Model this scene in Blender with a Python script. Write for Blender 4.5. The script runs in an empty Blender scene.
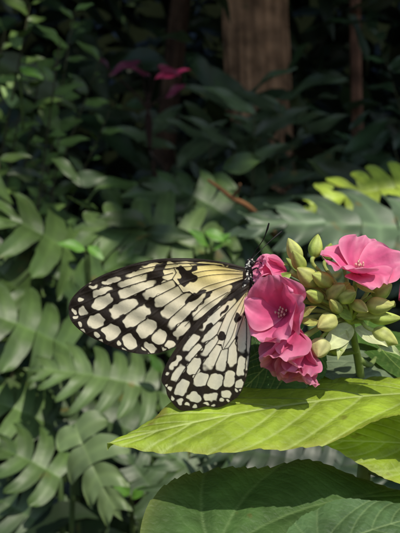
import bpy, math, random
import numpy as np
from mathutils import Vector, Matrix, noise
random.seed(7); np.random.seed(7)
R=random.uniform
S=0.00036; D=0.30; ZC=1.2
def P(px,py,y=0.0):
    k=(D+y)/D
    return Vector(((px-200)*S*k, y, ZC+(266.5-py)*S*k))
scene=bpy.context.scene
# ------------------------------------------------------------------ helpers
class MB:
    def __init__(s): s.v=[];s.f=[];s.c=[];s.n=0
    def add(s,v,f,c):
        v=np.asarray(v,dtype=float).reshape(-1,3)
        c=np.asarray(c,dtype=float)
        if c.ndim==1: c=np.tile(c[:3],(len(v),1))
        s.v.append(v); s.c.append(c[:,:3])
        s.f.extend([tuple(int(i)+s.n for i in q) for q in f]); s.n+=len(v)
    def build(s,name,mat,parent=None,smooth=True):
        me=bpy.data.meshes.new(name)
        V=np.concatenate(s.v); C=np.concatenate(s.c)
        me.from_pydata(V.tolist(),[],s.f)
        a=me.color_attributes.new('Col','FLOAT_COLOR','POINT')
        a.data.foreach_set('color',np.hstack([np.clip(C,0,1),np.ones((len(C),1))]).astype(np.float32).ravel())
        if smooth: me.polygons.foreach_set('use_smooth',[True]*len(me.polygons))
        me.materials.append(mat); me.update()
        o=bpy.data.objects.new(name,me); scene.collection.objects.link(o)
        if parent: o.parent=parent
        return o
def empty(name,loc=(0,0,0)):
    e=bpy.data.objects.new(name,None); e.empty_display_size=0.02
    scene.collection.objects.link(e); return e
def grid_faces(nu,nv,off=0,closed=False):
    f=[]
    m=nv if closed else nv-1
    for i in range(nu-1):
        for j in range(m):
            j2=(j+1)%nv
            f.append((off+i*nv+j,off+i*nv+j2,off+(i+1)*nv+j2,off+(i+1)*nv+j))
    return f
def frame(base,tip,nrm):
    y=(Vector(tip)-Vector(base)); L=y.length; y.normalize()
    n=Vector(nrm); n=(n-y*n.dot(y)); 
    if n.length<1e-4: n=y.orthogonal()
    n.normalize(); x=y.cross(n)
    M=np.array([[x[0],y[0],n[0]],[x[1],y[1],n[1]],[x[2],y[2],n[2]]])
    return M,np.array(base),L
def place(v,fr): return v@fr[0].T+fr[1]
def catmull(pts,n=8,closed=False):
    pts=[np.array(p,float) for p in pts]; N=len(pts); out=[]
    rng=range(N) if closed else range(N-1)
    for i in rng:
        if closed: p0,p1,p2,p3=pts[i-1],pts[i],pts[(i+1)%N],pts[(i+2)%N]
        else: p0,p1,p2,p3=pts[max(i-1,0)],pts[i],pts[i+1],pts[min(i+2,N-1)]
        for k in range(n):
            t=k/n
            out.append(0.5*((2*p1)+(-p0+p2)*t+(2*p0-5*p1+4*p2-p3)*t*t+(-p0+3*p1-3*p2+p3)*t**3))
    if not closed: out.append(pts[-1])
    return np.array(out)
def tube(mb,pts,rads,col,n=8,sm=6,cap=True):
    pts=catmull(pts,sm) if sm>1 else np.array(pts,float)
    m=len(pts); r=np.interp(np.linspace(0,1,m),np.linspace(0,1,len(rads)),rads)
    T=np.gradient(pts,axis=0); T/=np.linalg.norm(T,axis=1)[:,None]+1e-12
    a=np.array([0.31,0.83,0.47]); v=[]
    for i in range(m):
        a=a-T[i]*a.dot(T[i]); a/=np.linalg.norm(a); b=np.cross(T[i],a)
        for j in range(n):
            th=2*math.pi*j/n
            v.append(pts[i]+r[i]*(math.cos(th)*a+math.sin(th)*b))
    f=grid_faces(m,n,0,True)
    if cap: f.append(tuple(range(n))[::-1]); f.append(tuple((m-1)*n+j for j in range(n)))
    mb.add(v,f,col)
def segdist(X,Y,poly):
    d=np.full(X.shape,1e9)
    for (a,b),(c,e) in zip(poly[:-1],poly[1:]):
        dx,dy=c-a,e-b; l=dx*dx+dy*dy+1e-12
        t=np.clip(((X-a)*dx+(Y-b)*dy)/l,0,1)
        d=np.minimum(d,np.hypot(X-a-t*dx,Y-b-t*dy))
    return d
def inside(X,Y,poly):
    r=np.zeros(X.shape,bool); n=len(poly)
    for i in range(n):
        x1,y1=poly[i]; x2,y2=poly[(i+1)%n]
        if y1==y2: continue
        c=((y1>Y)!=(y2>Y))&(X<(x2-x1)*(Y-y1)/(y2-y1)+x1)
        r^=c
    return r
def ss(e0,e1,x):
    t=np.clip((x-e0)/(e1-e0),0,1); return t*t*(3-2*t)
# ------------------------------------------------------------------ materials
def col_mat(name,rough=0.5,transl=0.0,nscale=40,namp=0.3,bump=0.0,bscale=200,spec=0.5,tcol=(1,1,1),vor=0.0,vscale=400,det=3,spots=0,sscale=100,scol=(.16,.11,.03)):
    m=bpy.data.materials.new(name); m.use_nodes=True; nt=m.node_tree; N=nt.nodes; Lk=nt.links
    b=N['Principled BSDF']; out=N['Material Output']
    at=N.new('ShaderNodeAttribute'); at.attribute_name='Col'
    tc=N.new('ShaderNodeTexCoord')
    no=N.new('ShaderNodeTexNoise'); no.inputs['Scale'].default_value=nscale; no.inputs['Detail'].default_value=det
    Lk.new(tc.outputs['Object'],no.inputs['Vector'])
    mr=N.new('ShaderNodeMapRange'); mr.inputs[1].default_value=0.3; mr.inputs[2].default_value=0.7
    mr.inputs[3].default_value=1-namp; mr.inputs[4].default_value=1+namp
    Lk.new(no.outputs['Fac'],mr.inputs[0])
    mx=N.new('ShaderNodeVectorMath'); mx.operation='SCALE'
    Lk.new(at.outputs['Color'],mx.inputs[0]); Lk.new(mr.outputs[0],mx.inputs['Scale'])
    csock=mx.outputs[0]
    if spots>0:
        sn=N.new('ShaderNodeTexNoise'); sn.inputs['Scale'].default_value=sscale; sn.inputs['Detail'].default_value=2
        Lk.new(tc.outputs['Object'],sn.inputs['Vector'])
        sr=N.new('ShaderNodeMapRange'); sr.inputs[1].default_value=.68; sr.inputs[2].default_value=.74; sr.inputs[3].default_value=0; sr.inputs[4].default_value=spots
        Lk.new(sn.outputs['Fac'],sr.inputs[0])
        mi=N.new('ShaderNodeMix'); mi.data_type='RGBA'; Lk.new(sr.outputs[0],mi.inputs[0]); Lk.new(csock,mi.inputs[6]); mi.inputs[7].default_value=(*scol,1)
        csock=mi.outputs[2]
    Lk.new(csock,b.inputs['Base Color'])
    b.inputs['Specular IOR Level'].default_value=spec
    mr2=N.new('ShaderNodeMapRange'); mr2.inputs[3].default_value=max(rough-0.08,0.05); mr2.inputs[4].default_value=rough+0.12
    Lk.new(no.outputs['Fac'],mr2.inputs[0]); Lk.new(mr2.outputs[0],b.inputs['Roughness'])
    if bump>0 or vor>0:
        bn=N.new('ShaderNodeTexNoise'); bn.inputs['Scale'].default_value=bscale; bn.inputs['Detail'].default_value=2
        Lk.new(tc.outputs['Object'],bn.inputs['Vector'])
        h=bn.outputs['Fac']
        if vor>0:
            vo=N.new('ShaderNodeTexVoronoi'); vo.feature='DISTANCE_TO_EDGE'; vo.inputs['Scale'].default_value=vscale
            Lk.new(tc.outputs['Object'],vo.inputs['Vector'])
            ma=N.new('ShaderNodeMath'); ma.operation='MINIMUM'; ma.inputs[1].default_value=0.25
            Lk.new(vo.outputs['Distance'],ma.inputs[0])
            mb_=N.new('ShaderNodeMath'); mb_.operation='MULTIPLY_ADD'; mb_.inputs[1].default_value=vor*4
            Lk.new(ma.outputs[0],mb_.inputs[0]); Lk.new(bn.outputs['Fac'],mb_.inputs[2]); h=mb_.outputs[0]
        bp=N.new('ShaderNodeBump'); bp.inputs['Strength'].default_value=max(bump,0.1); bp.inputs['Distance'].default_value=0.4/bscale
        Lk.new(h,bp.inputs['Height']); Lk.new(bp.outputs[0],b.inputs['Normal'])
    if transl>0:
        tr=N.new('ShaderNodeBsdfTranslucent'); ms=N.new('ShaderNodeMixShader'); ms.inputs[0].default_value=transl
        tm=N.new('ShaderNodeVectorMath'); tm.operation='MULTIPLY'; tm.inputs[1].default_value=tcol
        Lk.new(csock,tm.inputs[0]); Lk.new(tm.outputs[0],tr.inputs['Color'])
        Lk.new(b.outputs[0],ms.inputs[1]); Lk.new(tr.outputs[0],ms.inputs[2]); Lk.new(ms.outputs[0],out.inputs['Surface'])
    return m
M_wing=col_mat('wing_scales',0.55,0.32,300,0.08,0.2,1500,0.3)
M_body=col_mat('butterfly_body',0.6,0,600,0.2,0.5,3000,0.3)
M_petal=col_mat('petal',0.5,0.35,120,0.10,0.25,700,0.3,(1.1,0.85,0.95))
M_bud=col_mat('bud_skin',0.5,0.18,250,0.2,0.3,1200,0.35)
M_bigleaf=col_mat('shrub_leaf',0.52,0.35,60,0.25,0.55,900,0.35,(1.25,1.25,0.5),0.5,330,4,.6,90)
M_leaf=col_mat('glossy_leaf',0.44,0.0,14,0.40,0.12,60,0.38,spots=.5,sscale=30)
M_dleaf=col_mat('understory_leaf',0.45,0.0,9,0.45,0.0,40,0.35,det=1)
M_bark=col_mat('bark',0.9,0,14,0.6,1.0,30,0.15,det=5,spots=.6,sscale=9,scol=(.05,.06,.025))
M_soil=col_mat('soil',0.95,0,3,0.5,0.0,12,0.0)
# ------------------------------------------------------------------ butterfly
bf=empty('paper_kite_butterfly')
def wing(name,outline,veins,spaces_white,cell,cellblobs,lines,tintf,yoff,cam,step=0.45,seed=1,thin=.9):
    O=catmull(outline,8,True)
    x0,y0=O.min(0)-1; x1,y1=O.max(0)+1
    xs=np.arange(x0,x1,step); ys=np.arange(y0,y1,step)
    X,Y=np.meshgrid(xs,ys)
    cx=X[:-1,:-1]+step/2; cy=Y[:-1,:-1]+step/2
    keep=inside(cx,cy,O)
    allk=np.zeros(X.shape,int)
    allk[:-1,:-1]+=keep; allk[1:,:-1]+=keep; allk[:-1,1:]+=keep; allk[1:,1:]+=keep
    used=allk>0; bd=used&(allk<4)
    idx=-np.ones(X.shape,int); idx[used]=np.arange(used.sum())
    bx,by=X[bd].copy(),Y[bd].copy(); best=np.full(bx.shape,1e9); qx=bx.copy(); qy=by.copy()
    OO=np.vstack([O,O[:1]])
    for (a,b),(c,e) in zip(OO[:-1],OO[1:]):
        dx,dy=c-a,e-b; l=dx*dx+dy*dy+1e-12
        t=np.clip(((bx-a)*dx+(by-b)*dy)/l,0,1); px=a+t*dx; py=b+t*dy
        d=np.hypot(bx-px,by-py); m=d<best; best[m]=d[m]; qx[m]=px[m]; qy[m]=py[m]
    X[bd]=qx; Y[bd]=qy
    x=X[used]; y=Y[used]
    ii,jj=np.where(keep)
    F=[(idx[i,j],idx[i+1,j],idx[i+1,j+1],idx[i,j+1]) for i,j in zip(ii,jj)]
    wx=np.array([noise.noise(Vector((a*0.18,b*0.18,seed))) for a,b in zip(x,y)])*2.8
    wy=np.array([noise.noise(Vector((a*0.18,b*0.18,seed+9))) for a,b in zip(x,y)])*2.8
    xw=x+wx; yw=y+wy
    VN=[catmull(v,12) for v in veins]
    nT=40; VR=[]
    for v in VN:
        tt=np.linspace(0,1,len(v)); t2=np.linspace(0,1,nT)
        VR.append(np.stack([np.interp(t2,tt,v[:,0]),np.interp(t2,tt,v[:,1])],1))
    bestw=np.full(x.shape,1e9); white=np.zeros(x.shape)
    for k in range(len(VR)-1):
        mid=(VR[k]+VR[k+1])/2
        bt=np.zeros(x.shape); bd_=np.full(x.shape,1e9)
        for s_ in range(nT-1):
            a=mid[s_]; b=mid[s_+1]; dd=b-a; l=dd.dot(dd)
            t=np.clip(((xw-a[0])*dd[0]+(yw-a[1])*dd[1])/l,0,1)
            q=np.hypot(xw-a[0]-t*dd[0],yw-a[1]-t*dd[1]); m=q<bd_; bd_[m]=q[m]; bt[m]=(s_+t[m])/(nT-1)
        tang=np.gradient(mid,axis=0); ti=np.clip((bt*(nT-1)).astype(int),0,nT-1)
        sx=(xw-mid[ti,0])*tang[ti,1]-(yw-mid[ti,1])*tang[ti,0]
        tn=tang/np.linalg.norm(tang,axis=1)[:,None]; dv=(VR[k]-VR[k+1])/2
        hwp=np.abs(dv[:,0]*tn[:,1]-dv[:,1]*tn[:,0])+0.3
        h=np.interp(bt,np.linspace(0,1,nT),hwp)
        length=np.sum(np.linalg.norm(np.diff(mid,axis=0),axis=1))
        w=np.sign(sx)*bd_/h
        m=np.abs(w)<bestw
        wh=np.zeros(x.shape)
        for (tc,tr,wc,wr,p) in spaces_white[k]:
            e=(np.abs((bt-tc)/tr)**p+np.abs((w-wc)/wr)**p)**(1/p)
            sc=np.minimum(tr*length,wr*h)
            wh=np.maximum(wh,ss(0.35,-0.35,(e-1)*sc))
        white[m]=wh[m]; bestw[m]=np.abs(w)[m]
    vd=np.full(x.shape,1e9)
    for v in VN: vd=np.minimum(vd,segdist(x,y,v))
    for v in lines: vd=np.minimum(vd,segdist(x,y,catmull(v,8))+.15)
    if cell is not None:
        cp=np.array(cell,float); inc=inside(x,y,cp); white[inc]=1
        cd=segdist(x,y,np.vstack([cp,cp[:1]]))
        vd=np.minimum(vd,cd+0.05)
    for poly in cellblobs:
        cp=catmull(poly,6,True); ib=inside(xw,yw,cp); dd=segdist(xw,yw,np.vstack([cp,cp[:1]]))
        sd=np.where(ib,-dd,dd); white=np.minimum(white,ss(-0.35,0.35,sd))
    white*=ss(0.30*thin,0.85*thin,vd)
    ed=segdist(x,y,OO)
    white*=ss(0.7,1.3,ed)
    base=tintf(x,y)
    mot=np.array([noise.noise(Vector((a*0.5,b*0.5,3))) for a,b in zip(x,y)])*0.5+0.5
    dark=np.array([0.022,0.015,0.010])[None,:]*(0.7+0.8*mot[:,None])
    C=dark*(1-white[:,None])+base*(0.93+0.1*mot[:,None])*white[:,None]
    yy=yoff+cam(x,y)-0.00012*ss(1.6,0,vd)
    V=np.stack([(x-200)*S,yy,ZC+(266.5-y)*S],1)
    mb=MB(); mb.add(V,F,C); return mb.build(name,M_wing,bf)
fw_out=[(245,270),(238,265.5),(222,262),(200,259.5),(180,259),(160,260),(140,263.5),(118,270.5),(98,279),(82,289.5),(71,301),(67.5,311),(70,321),(78,330),(90,337.5),(105,344.5),(122,350.5),(140,354),(155,354),(166,351),(176,347),(190,345),(215,330),(243,292)]
fw_veins=[[(244,268),(215,262.5),(180,260.5),(140,264.5),(112,273.5)],
 [(214,264.5),(180,263.4),(145,268.5),(110,278),(92,284)],
 [(174,268),(150,272),(115,283),(79,295)],
 [(173,273),(145,281),(108,293),(69,309)],
 [(173,279),(145,290),(108,307),(71,323)],
 [(177,286),(150,300),(116,320),(85,335)],
 [(184,293),(160,309),(132,329),(107,345.5)],
 [(195,296),(176,313),(152,335),(132,353)],
 [(212,292),(192,312),(171,334),(158,354)],
 [(243,283),(215,306),(190,328),(172,350)]]
def WS(seg,p=2.7,sc=1.0):
    return [((a+b)/2,(b-a)/2*1.05,0,min(wr*1.19*sc,.95),p) for (a,b,wr) in seg]
def dots(t=.955,q=.45,r=.30): return [(t,0.026,-q,r,2),(t,0.026,q,r,2)]
fw_white=[
 WS([(0.02,0.36,.7),(0.40,0.62,.75)]),
 WS([(0.0,0.28,.7),(0.36,0.58,.72),(0.65,0.79,.66),(.85,.93,.5)]),
 WS([(-0.1,0.20,.78),(0.33,0.60,.76),(0.67,0.82,.68)])+[(0.93,0.034,0,0.45,2)],
 WS([(-0.1,0.14,.8),(0.24,0.56,.78),(0.63,0.79,.70),(.84,.905,.5)])+dots(),
 WS([(0.03,0.36,.8),(0.44,0.68,.76),(0.75,0.88,.68)])+dots(),
 WS([(-0.05,0.33,.80),(0.40,0.66,.78),(0.73,0.88,.70)])+dots(),
 WS([(0.0,0.40,.8),(0.50,0.71,.76),(0.77,0.89,.68)])+dots(),
 WS([(0.0,0.54,.8),(0.62,0.78,.72),(0.83,0.91,.6)])+dots(),
 WS([(0.0,0.46,.86),(0.54,0.76,.78),(0.81,0.91,.66)])+dots()]
fw_cell=[(243,271),(214,264.5),(174,267.5),(176.5,272.5),(172.5,279),(178.5,285.5),(183,292.5),(189.5,291.5),(195,295.5),(212,290.5),(243,279)]
fw_blobs=[[(194,264),(189,269),(182,267),(176,268.5),(181,274),(178,280),(184,287),(191,281.5),(196,282),(197,278),(192,273),(197,268)],
 [(162,262),(154,268),(157,275),(162,277),(166,274.5),(164,270),(166,262)],
 [(207,290),(200,297),(190,303),(184,304),(188,297),(196,292)]]
fw_lines=[[(243,274),(225,274),(205,276),(188,281),(178,285)],[(243,272),(225,270),(208,270.5),(194,273)],[(240,284),(224,297),(207,316),(190,338)],[(238,266.5),(215,264.6),(190,264)],[(228,292),(205,306),(185,326)],[(243,277),(225,281),(205,287),(196,294)]]
def fw_tint(x,y):
    g=np.exp(-(((x-214)/46)**2+((y-270)/22)**2)); g2=np.exp(-(((y-264)/16)**2))*0.6*ss(90,170,x)
    g=np.clip(np.maximum(g,g2),0,1)[:,None]
    return np.array([0.92,0.84,0.62])*(1-g)+np.array([0.94,0.78,0.30])*g
def fcam(x,y): 
    r=(245-x)/178; return 0.004*r*r-0.0022*np.sin(r*3.1)*ss(355,262,y)+0.0003*np.sin((y-x*0.5)*0.28)
hw_out=[(251,283),(243,287),(228,296),(211,308),(194,324),(181,340),(171,355),(164,369),(162,379),(166,386),(168,394),(174,403),(181,408.5),(190,409),(197,407),(206,405),(215,406),(224,404),(232,399),(238,394),(243,384),(247,370),(249.5,350),(251.5,325),(252.5,300)]
hw_veins=[[(248,287),(228,300),(200,325),(180,349),(166,369)],
 [(226,313),(208,330),(188,352),(164,383)],
 [(217,333),(202,347),(186,366),(169,395)],
 [(216,343),(206,357),(193,378),(181,408)],
 [(221,349),(214,365),(206,383),(200,406)],
 [(228,347),(226,364),(222,383),(217,405)],
 [(236,336),(237,355),(235,375),(233,398)],
 [(245,300),(246,330),(245,360),(243,384)],
 [(251,290),(252,320),(250,350),(247,372)]]
hd=dots(.945,.45,.32)
hw_white=[
 WS([(0.03,0.46,.8),(0.52,0.70,.76),(0.76,.88,.62)])+[(0.94,0.03,0,0.4,2)],
 WS([(0.0,0.36,.84),(0.43,0.66,.8),(.73,.87,.70)])+hd,
 WS([(-.1,0.36,.84),(0.44,0.67,.8),(.74,.88,.70)])+hd,
 WS([(-.1,0.44,.84),(0.52,0.72,.8),(.79,.89,.68)])+hd,
 WS([(-.1,0.40,.84),(0.49,0.72,.82),(.79,.89,.68)])+hd,
 WS([(-.1,0.42,.84),(0.49,0.74,.82),(.80,.90,.68)])+hd,
 WS([(-.05,0.45,.84),(0.51,0.74,.82),(.80,.90,.68)])+hd,
 WS([(0.04,0.60,.82),(0.66,0.84,.76)])+[(0.92,0.03,0,0.5,2)]]
hw_cell=[(248,289),(226,313),(217,333),(218.5,338.5),(216,343),(221,343.5),(222,348.5),(228,346.5),(236,335),(242,318),(246,302)]
hw_blobs=[[(220,331),(224,332),(226,337),(222,340),(218,338)],
 [(236,313),(240,314),(239,320),(235,323),(234,319)],
 [(210,322),(213,325),(206,333),(202,331)],[(226,305),(229,306),(223,315),(220,314)]]
hw_lines=[[(247,291),(238,306),(230,322),(225,337),(222,348)],[(246,294),(242,308),(236,322),(231,336),(224,347)]]
def hw_tint(x,y):
    g=np.exp(-(((x-244)/18)**2+((y-294)/22)**2))[:,None]
    return np.array([0.90,0.84,0.66])*(1-g)+np.array([0.88,0.76,0.40])*g
def hcam(x,y):
    r=(y-285)/125; return -0.0030*np.sin(np.clip(r,0,1)*2.6)+0.0004*np.sin((x+y*0.2)*0.33)+0.0004
wing('forewing_near',fw_out,fw_veins,fw_white,fw_cell,fw_blobs,fw_lines,fw_tint,-0.0010,fcam)
wing('hindwing_near',hw_out,hw_veins,hw_white,hw_cell,hw_blobs,hw_lines,hw_tint,-0.0022,hcam)
wf=wing('forewing_far',fw_out,fw_veins,fw_white,fw_cell,fw_blobs,[],fw_tint,0.0026,lambda x,y:-fcam(x,y)*0.3+0.002*((245-x)/178),1.0)
wh=wing('hindwing_far',hw_out,hw_veins,hw_white,hw_cell,hw_blobs,[],hw_tint,0.0036,lambda x,y:-hcam(x,y),1.0)
piv=Matrix.Translation(P(247,280,0)); 
for o,a in ((wf,0.9),(wh,-0.8)):
    o.matrix_world=piv@Matrix.Rotation(math.radians(a),4,'Y')@piv.inverted()
# body: one continuous lathed surface
bp=catmull([(251,258),(250.5,262),(249.5,267),(248.5,273),(247.5,282),(247,292),(246,304),(244.5,320),(243,338),(241.5,350),(241,354)],6)
br=np.interp(np.linspace(0,1,len(bp)),np.linspace(0,1,11),[1.2,4.6,4.9,3.6,6.8,6.6,3.6,4.2,3.8,2.2,0.5])
mb=MB(); V=[];C=[]; n=40
bp=catmull(bp.tolist(),4); br=np.interp(np.linspace(0,1,len(bp)),np.linspace(0,1,len(br)),br)
T=np.gradient(bp,axis=0); T/=np.linalg.norm(T,axis=1)[:,None]
random.seed(3)
spots=[(R(0.02,0.50),R(0,6.28),R(0.5,1.2)) for _ in range(95)]
for i,(c,r) in enumerate(zip(bp,br)):
    u=i/(len(bp)-1); nx,nz=T[i][1],-T[i][0]
    for j in range(n):
        th=2*math.pi*j/n
        V.append([(c[0]+nx*r*math.cos(th)-200)*S,0.0007-math.sin(th)*r*S*0.95,ZC+(266.5-(c[1]+nz*r*math.cos(th)))*S])
        w=0
        for (su,st,sr) in spots:
            du=(u-su)*98; dt=(abs((th-st+math.pi)%(2*math.pi)-math.pi))*r
            if du*du+dt*dt<sr*sr: w=1
        if u>0.5: w=0.85 if (math.sin(u*120)>0.72 or math.sin(th)<-0.3) else 0.15
        C.append(np.array([.015,.012,.012])*(1-w)+np.array([.72,.70,.62])*w)
mb.add(V,grid_faces(len(bp),n,0,True),np.array(C)); mb.build('body',M_body,bf)
mb=MB()
def ball(mb,c,r,col,nu=12,nv=16,sc=(1,1,1)):
    V=[]
    for i in range(nu):
        ph=math.pi*i/(nu-1)
        for j in range(nv):
            th=2*math.pi*j/nv
            V.append([c[0]+r*sc[0]*math.sin(ph)*math.cos(th),c[1]+r*sc[1]*math.sin(ph)*math.sin(th),c[2]+r*sc[2]*math.cos(ph)])
    mb.add(V,grid_faces(nu,nv,0,True),col)
for sy in (-1,1): ball(mb,P(252,263.5,0.0007+sy*0.0014),0.00095,(.012,.010,.010))
mb.build('eyes',M_body,bf)
mb=MB()
blk=(.012,.010,.010)
for pts in ([(251,259,-.001),(256,250,-.003),(263,240,-.006),(267,230,-.008),(269,223,-.009)],[(252,259,.002),(259,252,.005),(268,243,.008),(276,236,.010),(282,231,.012)]):
    tube(mb,[P(*q) for q in pts],[.00018,.00014,.00014,.00016,.00036,.00025],blk)
mb.build('antennae',M_body,bf)
mb=MB()
for pts in ([(250,272,-.001),(257,268,-.005),(262,275,-.006),(268,277,-.005),(271,280,-.004)],
            [(250,278,-.001),(256,284,-.006),(262,281,-.008),(268,288,-.007)],
            [(250,283,-.001),(255,292,-.006),(261,291,-.008),(264,299,-.007)],
            [(250,272,.003),(257,265,.005),(264,270,.005),(268,274,.004)],
            [(250,282,.003),(256,290,.005),(264,288,.006),(270,298,.004)]):
    tube(mb,[P(*q) for q in pts],[.0003,.00026,.00018,.00014],blk,6)
tube(mb,[P(253,265,.0007),P(258,261,-.001),P(263,265,-.002),P(266,271,-.002)],[.00018,.00014],blk,6)
mb.build('legs_and_proboscis',M_body,bf)
# ------------------------------------------------------------------ flowering shrub
shrub=empty('pink_flowering_shrub')
def petal(L,W,cup,seed,nu=24,nv=21,reflex=0.25):
    V=[];C=[]
    for i in range(nu):
        u=i/(nu-1)
        w=W*(math.sin(math.pi*min(1,(u*0.88+0.035))**1.25)**0.62)
        for j in range(nv):
            v=-1+2*j/(nv-1)
            nz=noise.noise(Vector((u*2.5,v*1.6,seed))); n2=noise.noise(Vector((u*6,v*5,seed+3)))
            y=L*(u-0.10*u*v*v*abs(v)+0.02*u*math.sin(v*7+seed))
            z=L*(cup*u*u*0.9-reflex*u**4)+W*0.42*v*v*(0.3+0.7*u)*(1-0.7*u)+L*0.14*nz*u+L*.03*n2*u+L*0.035*u*math.sin(v*9+seed)
            V.append([v*w,y,z])
            vein=0.5+0.5*math.cos(v*26*(0.6+0.4*u)+nz*2)
            k=min(1,u*1.15)
            deep=np.array([.80,.08,.27]); mid=np.array([.93,.20,.41]); pale=np.array([.97,.47,.63])
            c=deep*(1-k)+mid*k
            e=max(abs(v)**4,u**6)*0.65; c=c*(1-e)+pale*e
            c=c*(1-0.14*vein*(1-e))*(1+.12*nz)
            C.append(c)
    return np.array(V),grid_faces(nu,nv),np.array(C)
def flower(mb,mbs,c,axis,rad,ang,seed,cup=0.25,n=5,rot=0,wf=0.62,tint=1.0,stam=True,reflex=.25):
    ax=Vector(axis).normalized(); a=ax.orthogonal().normalized(); b=ax.cross(a)
    c=Vector(c); rnd=random.Random(seed)
    for k in range(n):
        th=rot+2*math.pi*k/n+rnd.uniform(-.1,.1)
        rd=a*math.cos(th)+b*math.sin(th)
        an=math.radians(ang+rnd.uniform(-9,9))
        d=ax*math.cos(an)+rd*math.sin(an)
        nr=ax*math.sin(an)-rd*math.cos(an)
        nr=(nr+d.cross(nr)*rnd.uniform(0.12,0.3))
        L=rad*rnd.uniform(.92,1.08)
        v,f,cc=petal(L,L*wf*rnd.uniform(.92,1.08),cup*rnd.uniform(.7,1.3),seed*7+k,reflex=reflex)
        fr=frame(c+ax*rad*0.02*k,c+ax*rad*0.02*k+d,nr)
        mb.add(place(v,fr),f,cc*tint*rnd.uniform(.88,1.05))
    if stam:
        for k in range(10):
            th=k*2.4; rr=rad*(0.03+0.010*k/2)
            rd=(a*math.cos(th)+b*math.sin(th))
            p0=c+rd*rr*0.4; p1=c+ax*rad*rnd.uniform(.22,.38)+rd*rr*1.6
            tube(mbs,[p0,(p0+p1)/2+rd*rr*.15,p1],[rad*.014,rad*.010],(.85,.42,.50),5,3)
            ball(mbs,p1,rad*.024,(.80,.50,.40),6,7,(1,1,1.4))
def bud(mb,base,tip,r,col,seed=0):
    fr=frame(base,tip,(0.3,-1,0.2)); L=fr[2]; V=[];C=[]; nu,nv=20,30
    for i in range(nu):
        u=i/(nu-1); rr=r*(max(0,math.sin(math.pi*(u**0.85)))**0.75)*(1-0.25*u)+r*0.03
        for j in range(nv):
            th=2*math.pi*j/nv; rg=1+0.13*abs(math.cos(2.5*th+u*0.8))-0.06
            V.append([rr*rg*math.cos(th),L*u,rr*rg*math.sin(th)])
            g=abs(math.cos(2.5*th+u*0.8)); s_=0.75+0.35*g
            n_=noise.noise(Vector((u*4,th,seed)))
            cc=np.array(col)*s_*(1+0.25*n_)
            t=u**3*0.25; C.append(cc*(1-t)+np.array([.50,.30,.14])*t*0.8)
    mb.add(place(np.array(V),fr),grid_faces(nu,nv,0,True),np.array(C))
mbp=MB(); mbs=MB()
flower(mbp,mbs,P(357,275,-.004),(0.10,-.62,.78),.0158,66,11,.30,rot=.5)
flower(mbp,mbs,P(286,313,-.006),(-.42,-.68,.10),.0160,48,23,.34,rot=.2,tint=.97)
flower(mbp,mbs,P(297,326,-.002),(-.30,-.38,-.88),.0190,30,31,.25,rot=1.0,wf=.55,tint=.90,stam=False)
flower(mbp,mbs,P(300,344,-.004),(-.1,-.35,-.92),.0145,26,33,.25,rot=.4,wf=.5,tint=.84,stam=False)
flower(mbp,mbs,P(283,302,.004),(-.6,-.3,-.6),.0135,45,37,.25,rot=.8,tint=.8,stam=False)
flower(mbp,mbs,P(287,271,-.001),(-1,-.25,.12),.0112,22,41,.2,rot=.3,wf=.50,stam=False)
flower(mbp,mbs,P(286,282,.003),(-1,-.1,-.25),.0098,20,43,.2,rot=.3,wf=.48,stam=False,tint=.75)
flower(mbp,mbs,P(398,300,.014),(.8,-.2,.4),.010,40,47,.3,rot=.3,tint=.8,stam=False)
mbp.build('petals',M_petal,shrub); mbs.build('stamens',M_bud,shrub)
mbb=MB(); mst=MB()
G=(.46,.58,.13); G2=(.54,.60,.17); G3=(.32,.46,.10)
hub=P(350,322,.008)
buds=[((300,262,-.002),(288,238,-.004),.0029,G2),((314,258,.003),(318,234,.004),.0028,G),((303,270,.0),(293,251,-.006),.0027,G),
 ((318,285,-.002),(297,268,-.006),.0036,G2),((332,284,-.006),(312,274,-.011),.0030,G),((330,298,-.002),(345,285,-.013),.0034,G2),
 ((300,293,.002),(278,289,.004),.0030,G3),((372,296,.0),(392,284,-.004),.0034,G),((366,306,-.003),(394,305,-.008),.0034,G2),
 ((322,340,-.004),(318,357,-.010),.0038,(.60,.60,.26)),((335,318,-.006),(318,328,-.012),.0034,(.56,.58,.20)),((372,330,.0),(398,344,-.002),.0034,G2),
 ((368,318,.002),(402,318,.004),.0026,G),((345,258,.008),(352,238,.010),.0026,G3),((326,262,.010),(331,243,.012),.0026,G3),((340,300,-.007),(356,292,-.014),.0028,G),
 ((330,345,.002),(344,352,-.006),.0028,G3),((378,282,.008),(398,270,.012),.0028,G3),((322,300,-.004),(306,292,-.010),.0026,G),((352,302,-.004),(368,312,-.012),.0024,G2),
 ((340,312,-.004),(330,300,-.013),.0022,G2),((310,282,.006),(286,258,.008),.0026,G3)]
for i,(a,b,r,c) in enumerate(buds):
    A=P(*a); B=P(*b); bud(mbb,A,B,r,c,seed=i)
    mid=(A+hub)/2+Vector((0,0,.0016)); tube(mst,[hub,mid,A+(A-B)*0.25,A+(B-A)*.1],[.0010,.0008,.0007,.0010],(.46,.56,.16),8,5)
for q in ((357,279,-.003),(290,311,-.002),(301,320,.0),(291,299,.005),(290,271,.0),(289,280,.003),(394,304,.014),(304,337,-.002)):
    A=P(*q); tube(mst,[hub,(A+hub)/2+Vector((0,0,.002)),A],[.0010,.0008,.0013],(.48,.56,.18),8,6)
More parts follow.
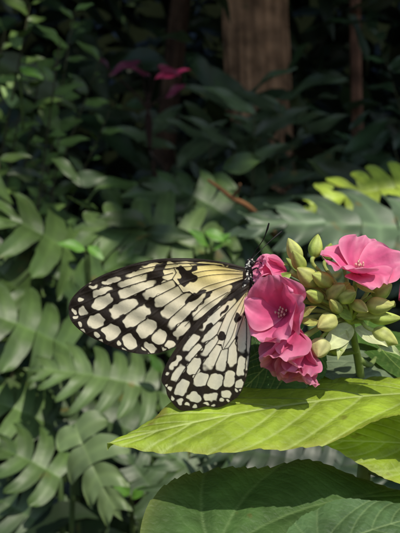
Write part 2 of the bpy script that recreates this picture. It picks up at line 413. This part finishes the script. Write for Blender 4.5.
def sleaf(L,W,col,nu=14,nv=9,droop=.2,fold=.2,peak=.8,wave=.04,seed=0,vein=.25,tipp=1.0):
    u=np.linspace(0,1,nu)[:,None]*np.ones((1,nv)); v=np.ones((nu,1))*np.linspace(-1,1,nv)[None,:]
    w=W*0.5*np.sin(np.pi*np.clip(u,0.004,.996)**peak)**(.85)*(1-.15*u*tipp)
    z=-droop*L*u**2+fold*np.abs(v)*w+wave*L*np.sin(u*9+seed)*v*v
    V=np.stack([v*w,L*u*(1),z],2).reshape(-1,3)
    vv=1+vein*np.exp(-(v*9)**2)-0.10*np.abs(np.sin((u*7+np.abs(v)*1.6)*np.pi))**6
    C=(np.array(col)[None,None,:]*vv[:,:,None]).reshape(-1,3)
    return V,grid_faces(nu,nv),C
def put_leaf(mb,base,tip,nrm,Wr,col,**k):
    fr=frame(base,tip,nrm); v,f,c=sleaf(fr[2],fr[2]*Wr,col,**k); mb.add(place(v,fr),f,c)
for (a,b,n_,w,c) in [((296,306,-.003),(303,288,-.008),(.5,-1,.2),.4,G),((299,316,-.003),(314,306,-.010),(.2,-1,.5),.4,G2),((302,322,-.002),(322,322,-.008),(0,-1,.4),.38,G2),
  ((350,283,-.004),(334,296,-.008),(-.3,-1,0),.4,G),((356,284,-.004),(375,292,-.008),(.3,-1,.1),.36,G),((350,285,-.004),(352,302,-.009),(0,-1,0),.4,G2),
  ((289,266,-.001),(272,260,-.003),(0,-.5,1),.4,G),((291,274,-.003),(273,280,-.008),(0,-1,-.1),.34,G3),
  ((352,326,.0),(322,350,-.010),(0,-1,.5),.45,(.55,.60,.30)),((355,328,.002),(388,344,-.006),(0,-1,.6),.42,(.58,.62,.34)),((352,318,-.002),(335,308,-.010),(0,-1,.6),.4,G3),((356,316,0),(390,312,-.006),(0,-.8,.8),.32,G2),((366,332,0),(404,354,.0),(0,-.8,.8),.4,(.42,.50,.24)),
  ((346,330,-.002),(338,358,-.008),(-.2,-1,.3),.36,(.50,.56,.24))]:
    put_leaf(mbb,P(*a),P(*b),n_,w,c,droop=.15)
mbb.build('buds_and_calyces',M_bud,shrub)
tube(mst,[P(350,320,.008),P(355,345,.018),P(361,380,.036),P(366,440,.055),P(362,560,.075),Vector((.09,.14,.85)),Vector((.12,.18,.4)),Vector((.13,.20,-.05))],[.0013,.0014,.0018,.0025,.0035,.006,.009,.012],(.20,.26,.08),12,8)
def nz2(A,B,s,seed): return np.array([[noise.noise(Vector((a*s,b*s,seed))) for a,b in zip(r1,r2)] for r1,r2 in zip(A,B)])
def big_leaf(mb,base,tip,nrm,W,col,seed=0,nu=150,nv=121,arch=.05,fold=.05,wav=.02,side=0.0,peak=.62,vcol=(.40,.52,.14),edge=0.0):
    fr=frame(base,tip,nrm); L=fr[2]
    u=np.linspace(0,1,nu)[:,None]*np.ones((1,nv)); v=np.ones((nu,1))*np.linspace(-1,1,nv)[None,:]
    uu=np.clip(u,.002,.999)
    w=W*np.sin(np.pi*uu**peak)**.78*(1-.10*uu)
    saw=((u*26+np.where(v>0,.3,0)+.25*np.sin(u*31+seed))%1.0); w=w*(1+.04*(saw-.5)*np.abs(v)**6*(1-u*.6))
    lob=1+.07*np.sin(u*11+seed+np.sign(v))*np.abs(v)**3+.03*np.sin(u*23+seed*3)*np.abs(v)**4; w=w*lob
    x=v*w; y=L*u-L*.20*np.abs(v)**1.4*(1-u)**2.2
    X=x; Y=y; segs=[]; rr=random.Random(seed)
    for sg in (-1,1):
        for (u0,ang,ln) in [(0.02,100,.55),(0.02,66,.80),(0.02,38,.80),(.22,46,.62),(.36,44,.52),(.50,42,.42),(.63,40,.32),(.75,38,.22),(.86,36,.13)]:
            a=math.radians(ang+rr.uniform(-4,4)); u0+=rr.uniform(-.015,.015) if u0>.1 else 0; p=[]
            for t in np.linspace(0,1,9):
                aa=a-.38*t; 
                p.append((sg*ln*L*t*math.sin(aa),u0*L+ln*L*t*math.cos(aa)))
            segs.append(p)
    vd=segdist(X,Y,[(0,-.2*L),(0,L)]); 
    vd2=np.full(X.shape,1e9)
    for p in segs: vd2=np.minimum(vd2,segdist(X,Y,p))
    ph=(Y/L+np.abs(X)/L*.7)*34+nz2(X,Y,60,seed)*1.5
    ter=np.exp(-(np.sin(ph*np.pi*.5)/.22)**2)
    ve=np.exp(-(vd/(.0055*L))**2); ve2=np.exp(-(vd2/(.0036*L))**2)
    quilt=1-np.exp(-(np.minimum(vd,vd2)/(.04*L))**1.3)
    big=nz2(X,Y,22,seed+11)
    z=arch*L*4*u*(1-u)-fold*np.abs(v)**1.6*W+wav*L*(np.sin(u*7.5+seed+v*1.5)*v*v+.4*np.sin(u*17+seed*2)*np.abs(v)**3)+quilt*.017*L-ter*.0024*L*quilt+side*v*v*W*np.sign(v)+big*.022*L*np.abs(v)
    V=np.stack([x,y,z],2).reshape(-1,3)
    ve_=np.clip(ve+ve2*.65+ter*.16,0,1)[:,:,None]
    c=np.array(col)[None,None,:]*np.ones_like(u)[:,:,None]
    blot=nz2(X,Y,45,seed+4)[:,:,None]; fine=nz2(X,Y,260,seed+5)[:,:,None]
    c=c*(1+.36*blot+.22*fine)*(1-.12*(1-quilt[:,:,None]))
    eg=(np.abs(v)**10)[:,:,None]*edge
    c=c*(1-eg)+np.array([.45,.38,.10])*eg
    C=(c*(1-ve_)+np.array(vcol)*ve_).reshape(-1,3)
    mb.add(place(V,fr),grid_faces(nu,nv),C)
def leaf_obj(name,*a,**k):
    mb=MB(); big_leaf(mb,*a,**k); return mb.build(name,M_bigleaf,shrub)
MG=(.08,.17,.03)
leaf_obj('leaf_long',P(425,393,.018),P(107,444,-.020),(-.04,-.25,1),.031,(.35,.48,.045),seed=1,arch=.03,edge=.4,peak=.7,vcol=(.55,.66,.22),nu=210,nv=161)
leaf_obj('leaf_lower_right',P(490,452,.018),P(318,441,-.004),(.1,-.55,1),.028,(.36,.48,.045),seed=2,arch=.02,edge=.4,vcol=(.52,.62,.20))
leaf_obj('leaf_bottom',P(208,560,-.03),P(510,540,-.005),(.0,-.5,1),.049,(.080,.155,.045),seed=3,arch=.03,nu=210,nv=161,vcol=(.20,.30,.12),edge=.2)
leaf_obj('leaf_behind_sheen',P(430,366,.060),P(195,372,.032),(0,-.30,1),.022,(.21,.28,.16),seed=4,arch=.03,wav=.03,vcol=(.3,.38,.22))  # sky sheen painted into the pale grey-green leaf colour
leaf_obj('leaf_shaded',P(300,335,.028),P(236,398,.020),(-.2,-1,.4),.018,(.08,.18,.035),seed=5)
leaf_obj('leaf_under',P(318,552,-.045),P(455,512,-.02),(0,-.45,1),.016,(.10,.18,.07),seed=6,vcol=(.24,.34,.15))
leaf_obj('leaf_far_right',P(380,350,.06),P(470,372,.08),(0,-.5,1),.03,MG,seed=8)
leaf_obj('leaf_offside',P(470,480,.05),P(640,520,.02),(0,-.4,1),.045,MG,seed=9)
for a,b in (((364,400,.042),(425,393,.018)),((366,440,.055),(490,452,.018)),((362,560,.075),(208,560,-.03)),((362,385,.038),(430,366,.060)),((358,350,.02),(300,335,.028)),((362,560,.075),(318,552,-.045)),((360,360,.026),(380,350,.06)),((366,470,.06),(470,480,.05))):
    A=P(*a);B=P(*b); tube(mst,[A,(A+B)/2+Vector((0,0,-.004)),B],[.0014,.0011,.0010],(.20,.27,.08),8,6)
mst.build('stems',M_bud,shrub)
# ------------------------------------------------------------------ background plants
def split_leaf(mb,base,tip,nrm,W,n,split,col,droop=.25,seed=0,na=13,nb=7,fold=.25,gap=.86,vein=.30,sag=.40,pw=2.4,curl=.3,a0=112,a1=70):
    fr=frame(base,tip,nrm); L=fr[2]; rnd=random.Random(seed)
    a=np.linspace(0,1,na)[:,None]*np.ones((1,nb)); b=np.ones((na,1))*np.linspace(-1,1,nb)[None,:]
    for sg in (-1,1):
        for i in range(n):
            um=(i+.5)/n*.93; h0=L*.93/n*.5
            prof=math.sin(math.pi*(.16+.80*um)**.85)**.7
            ln=W*prof*rnd.uniform(.80,1.15)
            ang=math.radians(a0-a1*um+rnd.uniform(-6,6))
            t=a; aa=ang-curl*t*t
            X=ln*t*np.sin(aa); Yc=um*L+ln*t*np.cos(aa)
            sp=np.clip(split*rnd.uniform(.7,1.35),.08,.9)
            q=np.clip((t-sp)/(1-sp),0,1)
            hw=h0*np.where(t<sp,1.0,(1-(1-gap)*np.minimum(1,q*6))*np.sqrt(np.clip(1-q**pw,0.0008,1)))*(1+.30*t*(1-um*.5))
            Y=Yc+b*hw
            up=rnd.uniform(-.10,.10)
            Z=-droop*L*(Y/L)**2+ln*(fold*t-(sag+up)*t*t)+h0*.22*np.abs(b)*(.3+t)+h0*.08*np.sin(t*9+i)*b
            V=np.stack([sg*X,Y,Z],2).reshape(-1,3)
            ve=np.clip(np.exp(-(b*4.5)**2)*.6+np.exp(-(X/(L*.012))**2),0,1)*vein
            C=(np.array(col)[None,None,:]*(1+ve[:,:,None]*np.array([1.4,1.3,1.2]))*rnd.uniform(.85,1.15)).reshape(-1,3)
            mb.add(place(V,fr),grid_faces(na,nb),C)
    v,f,c=sleaf(L*.26,W*.32,col,10,7,droop=.5); v[:,1]+=L*.78; v[:,2]-=droop*L*.70
    mb.add(place(v,fr),f,c)
    return fr
def petiole(mb,top,root,r=.004,col=(.06,.10,.03),bow=.12):
    top=Vector(top);root=Vector(root); m=(top+root)/2+Vector((0,0,(top-root).length*bow))
    tube(mb,[root,m*.5+root*.5+Vector((0,0,.02)),m,top],[r*1.8,r*1.3,r,r*.8],col,7,5)
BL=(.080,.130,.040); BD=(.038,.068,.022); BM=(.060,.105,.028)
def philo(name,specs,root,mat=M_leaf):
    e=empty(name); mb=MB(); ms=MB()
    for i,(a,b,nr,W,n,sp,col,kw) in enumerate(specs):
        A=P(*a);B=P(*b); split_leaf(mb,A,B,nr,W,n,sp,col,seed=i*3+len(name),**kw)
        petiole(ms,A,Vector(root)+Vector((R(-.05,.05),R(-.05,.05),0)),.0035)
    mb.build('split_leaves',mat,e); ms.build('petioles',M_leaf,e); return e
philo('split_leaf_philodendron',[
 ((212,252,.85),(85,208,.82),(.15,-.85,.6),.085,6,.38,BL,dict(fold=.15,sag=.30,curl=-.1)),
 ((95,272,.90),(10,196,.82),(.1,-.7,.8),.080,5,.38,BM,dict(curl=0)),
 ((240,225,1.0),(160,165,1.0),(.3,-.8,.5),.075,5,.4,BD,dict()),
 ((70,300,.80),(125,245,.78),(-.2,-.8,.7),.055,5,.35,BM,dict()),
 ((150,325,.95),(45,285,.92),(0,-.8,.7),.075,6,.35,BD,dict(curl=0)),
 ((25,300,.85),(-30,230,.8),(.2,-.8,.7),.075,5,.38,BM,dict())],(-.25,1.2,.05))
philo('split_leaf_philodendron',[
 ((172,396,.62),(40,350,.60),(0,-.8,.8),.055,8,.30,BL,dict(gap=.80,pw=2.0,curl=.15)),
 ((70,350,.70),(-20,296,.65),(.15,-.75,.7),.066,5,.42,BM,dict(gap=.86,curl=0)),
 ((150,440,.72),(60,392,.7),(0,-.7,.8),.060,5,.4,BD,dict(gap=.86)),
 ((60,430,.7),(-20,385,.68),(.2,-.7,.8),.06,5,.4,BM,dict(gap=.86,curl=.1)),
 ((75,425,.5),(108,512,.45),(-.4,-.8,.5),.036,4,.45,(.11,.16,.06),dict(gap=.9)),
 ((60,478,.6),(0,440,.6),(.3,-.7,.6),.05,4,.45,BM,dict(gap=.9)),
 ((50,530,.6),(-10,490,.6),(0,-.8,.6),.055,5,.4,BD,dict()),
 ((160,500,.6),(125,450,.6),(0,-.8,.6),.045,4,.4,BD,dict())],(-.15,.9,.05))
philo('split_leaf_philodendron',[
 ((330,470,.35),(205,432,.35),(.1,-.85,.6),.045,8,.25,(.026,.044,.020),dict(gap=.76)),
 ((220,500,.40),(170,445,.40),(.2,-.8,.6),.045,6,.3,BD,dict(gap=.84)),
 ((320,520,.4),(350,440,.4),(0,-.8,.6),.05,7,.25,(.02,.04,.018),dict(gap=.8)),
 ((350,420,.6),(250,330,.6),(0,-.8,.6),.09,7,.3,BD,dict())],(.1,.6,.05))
philo('monstera_plant',[
 ((466,232,.76),(238,210,.70),(.0,-.74,.67),.078,6,.34,(.070,.110,.060),dict(droop=.08,fold=.10,sag=.25,gap=.72,pw=3.8,vein=.7,curl=.30,nb=9,na=19,a0=95,a1=48)),
 ((440,262,.90),(290,258,.84),(.05,-.7,.7),.08,6,.34,(.04,.07,.032),dict(gap=.80,pw=3,curl=.4,a0=85,a1=50)),
 ((300,300,.95),(225,245,.85),(.0,-.8,.5),.08,6,.4,BD,dict())],(.45,1.1,.05))
philo('young_monstera_plant',[
 ((428,184,.95),(304,196,.92),(-.15,-.75,.65),.062,7,.30,(.25,.33,.04),dict(droop=.12,fold=.2,sag=.25,gap=.80,pw=3,curl=.1))],(.5,1.25,.05))
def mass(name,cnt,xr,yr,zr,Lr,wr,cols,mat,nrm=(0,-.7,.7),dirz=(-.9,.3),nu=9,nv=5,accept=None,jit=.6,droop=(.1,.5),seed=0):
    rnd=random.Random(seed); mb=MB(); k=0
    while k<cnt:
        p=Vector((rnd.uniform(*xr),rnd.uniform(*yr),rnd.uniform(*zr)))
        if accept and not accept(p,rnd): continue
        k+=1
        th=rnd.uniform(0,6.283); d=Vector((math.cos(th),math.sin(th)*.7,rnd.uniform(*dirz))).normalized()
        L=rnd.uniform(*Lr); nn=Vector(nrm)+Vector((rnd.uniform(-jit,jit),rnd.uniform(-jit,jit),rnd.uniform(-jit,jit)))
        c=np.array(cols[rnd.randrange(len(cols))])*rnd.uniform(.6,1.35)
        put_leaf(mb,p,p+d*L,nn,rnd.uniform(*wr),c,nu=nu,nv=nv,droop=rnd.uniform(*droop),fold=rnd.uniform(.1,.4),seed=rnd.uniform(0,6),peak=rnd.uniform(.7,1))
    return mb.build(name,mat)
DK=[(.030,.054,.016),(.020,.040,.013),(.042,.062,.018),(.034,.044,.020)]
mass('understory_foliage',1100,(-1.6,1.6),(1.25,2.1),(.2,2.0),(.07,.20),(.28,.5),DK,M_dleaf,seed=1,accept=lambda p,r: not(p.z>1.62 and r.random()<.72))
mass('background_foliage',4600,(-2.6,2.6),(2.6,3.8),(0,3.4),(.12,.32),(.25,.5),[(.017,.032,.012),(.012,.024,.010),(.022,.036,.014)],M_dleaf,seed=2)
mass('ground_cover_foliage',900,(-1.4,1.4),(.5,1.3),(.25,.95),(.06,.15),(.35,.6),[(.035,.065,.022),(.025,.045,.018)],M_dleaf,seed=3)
mass('mixed_low_foliage',560,(-.75,.1),(.80,1.25),(.72,1.36),(.045,.11),(.35,.6),[(.050,.090,.022),(.070,.120,.03),(.034,.062,.018)],M_leaf,seed=13,nu=11,nv=7)
def twig_shrub(name,root,tips,col,Lr,wr,seed,spacing=.035,tw=.002):
    rnd=random.Random(seed); e=empty(name); ml=MB(); ms=MB()
    for (t) in tips:
        t=Vector(t); root_=Vector(root)
        mid=root_.lerp(t,.55)+Vector((rnd.uniform(-.05,.05),rnd.uniform(-.05,.05),.08))
        path=catmull([root_,mid,t],24); tube(ms,[root_,mid,t],[tw*2.5,tw*1.5,tw*.5],(.06,.06,.03),6,8)
        tot=np.sum(np.linalg.norm(np.diff(path,axis=0),axis=1)); nl=max(3,int(tot*.65/spacing))
        for k in range(nl):
            q=path[int((.35+.65*(k+1)/nl)*(len(path)-1))]
            th=k*2.4+rnd.uniform(-.4,.4)
            ax=(t-mid).normalized(); a=ax.orthogonal(); a.normalize(); b=ax.cross(a)
            d=(a*math.cos(th)+b*math.sin(th)+ax*.7+Vector((0,-.2,-.15))).normalized(); L=rnd.uniform(*Lr)
            put_leaf(ml,q,Vector(q)+d*L,(rnd.uniform(-.3,.3),-.7,.6),rnd.uniform(*wr),np.array(col)*rnd.uniform(.5,1.6),nu=10,nv=7,droop=rnd.uniform(.05,.35),seed=k)
    ml.build('leaves',M_leaf,e); ms.build('twigs',M_bark,e); return e
tw=twig_shrub
tw('leafy_shrub',(-.55,1.35,.1),[P(5,30,1.0),P(40,70,1.05),P(75,10,1.1),P(20,110,1.0),P(100,60,1.2),P(60,130,1.05),P(0,160,.95),P(-60,60,1.0),P(-90,120,.9),P(110,110,1.2),P(30,5,.95),P(60,40,.95)],(.080,.135,.032),(.025,.055),(.40,.58),4,spacing=.032)
tw('leafy_shrub',(.75,1.6,.1),[P(395,150,1.1),P(420,60,1.2),P(380,40,1.5),P(450,110,1.2),P(350,130,1.6)],(.026,.050,.018),(.05,.10),(.3,.45),5)
tw('drooping_leaf_shrub',(.05,1.8,.1),[P(175,150,1.5),P(210,140,1.5),P(240,100,1.6),P(140,120,1.6),P(270,140,1.5),P(300,110,1.6),P(310,170,1.5),P(255,115,1.4),P(280,100,1.5),P(235,150,1.4)],(.050,.075,.032),(.11,.18),(.24,.32),6,spacing=.06)
e=empty('red_leaved_shrub'); ml=MB(); ms=MB()
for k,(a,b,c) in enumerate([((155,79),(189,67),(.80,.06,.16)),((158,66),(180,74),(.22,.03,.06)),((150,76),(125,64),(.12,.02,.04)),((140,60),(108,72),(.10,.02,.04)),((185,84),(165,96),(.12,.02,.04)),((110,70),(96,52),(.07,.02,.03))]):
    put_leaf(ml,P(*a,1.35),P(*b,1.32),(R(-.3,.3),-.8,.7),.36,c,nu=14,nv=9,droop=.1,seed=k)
    tube(ms,[P(150,150,1.45),P(148,110,1.4),P(*a,1.35)],[.003,.0015],(.05,.03,.025),6,6)
tube(ms,[Vector((-.2,1.7,0)),P(170,260,1.55),P(150,150,1.45)],[.01,.007,.003],(.05,.04,.03),7,8)
ml.build('leaves',M_leaf,e); ms.build('twigs',M_bark,e)
e=empty('small_bright_shrub'); ml=MB(); ms=MB()
for k,(a,b,y) in enumerate([((205,232),(232,240),.72),((210,246),(190,228),.72),((212,250),(228,232),.72),((85,250),(58,240),.70),((88,246),(104,258),.70),((130,495),(112,480),.5),((132,498),(146,486),.5),((160,372),(150,352),.6),((20,68),(44,76),.9)]):
    put_leaf(ml,P(*a,y),P(*b,y-.01),(R(-.4,.4),-.8,.7),.5,(.08,.19,.025),nu=14,nv=9,droop=.15,seed=k)
    tube(ms,[P(a[0]+3,a[1]+60,y+.05),P(a[0]+1,a[1]+20,y+.02),P(*a,y)],[.002,.001],(.08,.12,.03),6,5)
ml.build('leaves',M_leaf,e); ms.build('twigs',M_bark,e)
# ------------------------------------------------------------------ trees, with crowns added out of view to shade the background
def tree(name,base,top,r0,r1,col,limbs,shade_crown,seed,cnt,wob=.03):
    rnd=random.Random(seed); e=empty(name); mb=MB()
    base=Vector(base); top=Vector(top); nu,nv=260,90; V=[];C=[]
    for i in range(nu):
        u=i/(nu-1); c=base.lerp(top,u)+Vector((wob*math.sin(u*5+seed),0,0)); r=r0+(r1-r0)*u+r0*.5*math.exp(-u*18)
        for j in range(nv):
            th=2*math.pi*j/nv; cx_,sx_=math.cos(th),math.sin(th)
            rid=noise.noise(Vector((cx_*7,sx_*7,u*7+seed))); fine=noise.noise(Vector((cx_*16,sx_*16,u*30+seed)))
            d=1+.08*noise.noise(Vector((cx_*2.2,sx_*2.2,u*9)))+.07*rid+.035*fine
            V.append([c.x+r*d*cx_,c.y+r*d*sx_,c.z])
            k=max(.25,1+.9*rid+.6*fine+.5*noise.noise(Vector((cx_*2,sx_*2,u*12+seed))))
            C.append(np.array(col)*k)
    mb.add(V,grid_faces(nu,nv,0,True),np.array(C))
    for l in limbs:
        s_=base.lerp(top,l[0]); t=Vector(l[1]); tube(mb,[s_,s_.lerp(t,.5)+Vector((0,0,-.1)),t],[r1*.7,r1*.45,r1*.15],col,10,8)
    mb.build('trunk_and_limbs',M_bark,e)
    ml=MB(); (cx,cy,cz,rx,ry,rz)=shade_crown
    clumps=[]; nc=60
    for _ in range(nc):
        while True:
            q=Vector((rnd.uniform(-1,1),rnd.uniform(-1,1),rnd.uniform(-1,1)))
            if q.length<1: break
        clumps.append(Vector((cx+q.x*rx,cy+q.y*ry,cz+q.z*rz)))
    for k in range(cnt):
        c=clumps[rnd.randrange(nc)]; p=c+Vector((max(-.7,min(.7,rnd.gauss(0,.34))),max(-.45,min(.6,rnd.gauss(0,.30))),rnd.gauss(0,.16)))
        th=rnd.uniform(0,6.28); d=Vector((math.cos(th),math.sin(th),rnd.uniform(-.6,.2))).normalized()
        put_leaf(ml,p,p+d*rnd.uniform(.15,.34),(rnd.uniform(-.5,.5),rnd.uniform(-.5,.5),1),rnd.uniform(.35,.5),np.array((.035,.075,.025))*rnd.uniform(.7,1.3),nu=5,nv=3,droop=.2)
    ml.build('shade_crown',M_dleaf,e); return e
tb=P(262,50,2.3)
tree('tropical_tree',(tb.x-.02,2.3,-.1),(tb.x,2.3,4.2),.116,.085,(.24,.135,.075),[(.7,(-.8,.9,3.6)),(.75,(1.6,1.0,3.7)),(.8,(.5,-.2,3.6)),(.85,(-.4,3.0,4.1))],(.6,1.15,3.5,2.4,2.05,.45),1,6500)
t2=P(357,60,2.0)
tree('slender_tree',(t2.x+.03,2.0,-.1),(t2.x,2.05,3.9),.018,.013,(.13,.065,.04),[(.85,(1.2,2.4,3.7))],(2.0,2.8,3.3,1.2,1.2,.5),2,1300,.015)
t3=P(195,30,2.4)
tree('slender_tree',(t3.x-.2,2.5,-.1),(t3.x+.12,2.4,3.9),.04,.03,(.06,.035,.022),[(.85,(-1.0,2.6,3.7))],(-1.5,2.6,3.3,1.4,1.4,.5),3,1500,.04)
mb=MB(); tube(mb,[P(208,180,.9),P(222,190,.88),P(232,198,.86),P(250,208,.85),P(275,235,.9)],[.002,.003,.0035,.004,.005],(.19,.09,.04),9,6)
tube(mb,[P(232,198,.86),P(238,190,.85),P(240,184,.84)],[.003,.0015],(.15,.08,.04),8,4); mb.build('dead_branch',M_bark)
# ------------------------------------------------------------------ ground & added bank that blocks the sky behind the foliage
mb=MB(); n=121; xs=np.sign(np.linspace(-1,1,n))*np.abs(np.linspace(-1,1,n))**3*150
X,Y=np.meshgrid(xs,xs); 
Z=np.array([[noise.noise(Vector((a*1.3,b*1.3,0)))*.05*min(1,4/(abs(a)+abs(b)+.1)) for a,b in zip(r1,r2)] for r1,r2 in zip(X,Y)])
mb.add(np.stack([X,Y,Z],2).reshape(-1,3),grid_faces(n,n),(.035,.025,.016)); mb.build('ground',M_soil)
mb=MB(); nx,ny=90,40; V=[]
for i in range(nx):
    for j in range(ny):
        x=-14+28*i/(nx-1); t=j/(ny-1); y=4.0+t*9
        z=-.1+5.5*(1-math.exp(-t*7))+.35*noise.noise(Vector((x*.7,y*.7,1)))+.1*noise.noise(Vector((x*3,y*3,2)))
        V.append([x,y,z])
mb.add(V,grid_faces(nx,ny),(.006,.008,.004)); mb.build('sky_block_bank',M_soil)
# ------------------------------------------------------------------ light, camera
sd=Vector((.25,-.58,.80)).normalized()
el=math.asin(sd.z); az=math.atan2(sd.x,sd.y)
w=bpy.data.worlds.new('World'); scene.world=w; w.use_nodes=True; nt=w.node_tree
sk=nt.nodes.new('ShaderNodeTexSky'); sk.sky_type='NISHITA'; sk.sun_disc=False; sk.sun_elevation=el; sk.sun_rotation=az
bg=nt.nodes['Background']; bg.inputs[1].default_value=.145; nt.links.new(sk.outputs[0],bg.inputs[0])
l=bpy.data.lights.new('Sun','SUN'); l.energy=3.8; l.angle=math.radians(.6); l.color=(1,.94,.80)
lo=bpy.data.objects.new('Sun',l); scene.collection.objects.link(lo); lo.rotation_euler=sd.to_track_quat('Z','Y').to_euler()
cd=bpy.data.cameras.new('Camera'); co=bpy.data.objects.new('Camera',cd); scene.collection.objects.link(co)
co.location=(0,-D,ZC); co.rotation_euler=(math.radians(90),0,0)
cd.sensor_fit='HORIZONTAL'; cd.sensor_width=36; cd.lens=36*D/(400*S); cd.clip_start=.01; cd.clip_end=500
cd.dof.use_dof=True; cd.dof.focus_distance=D-.003; cd.dof.aperture_fstop=36
scene.camera=co
scene.view_settings.view_transform='Standard'; scene.view_settings.look='None'; scene.view_settings.exposure=0
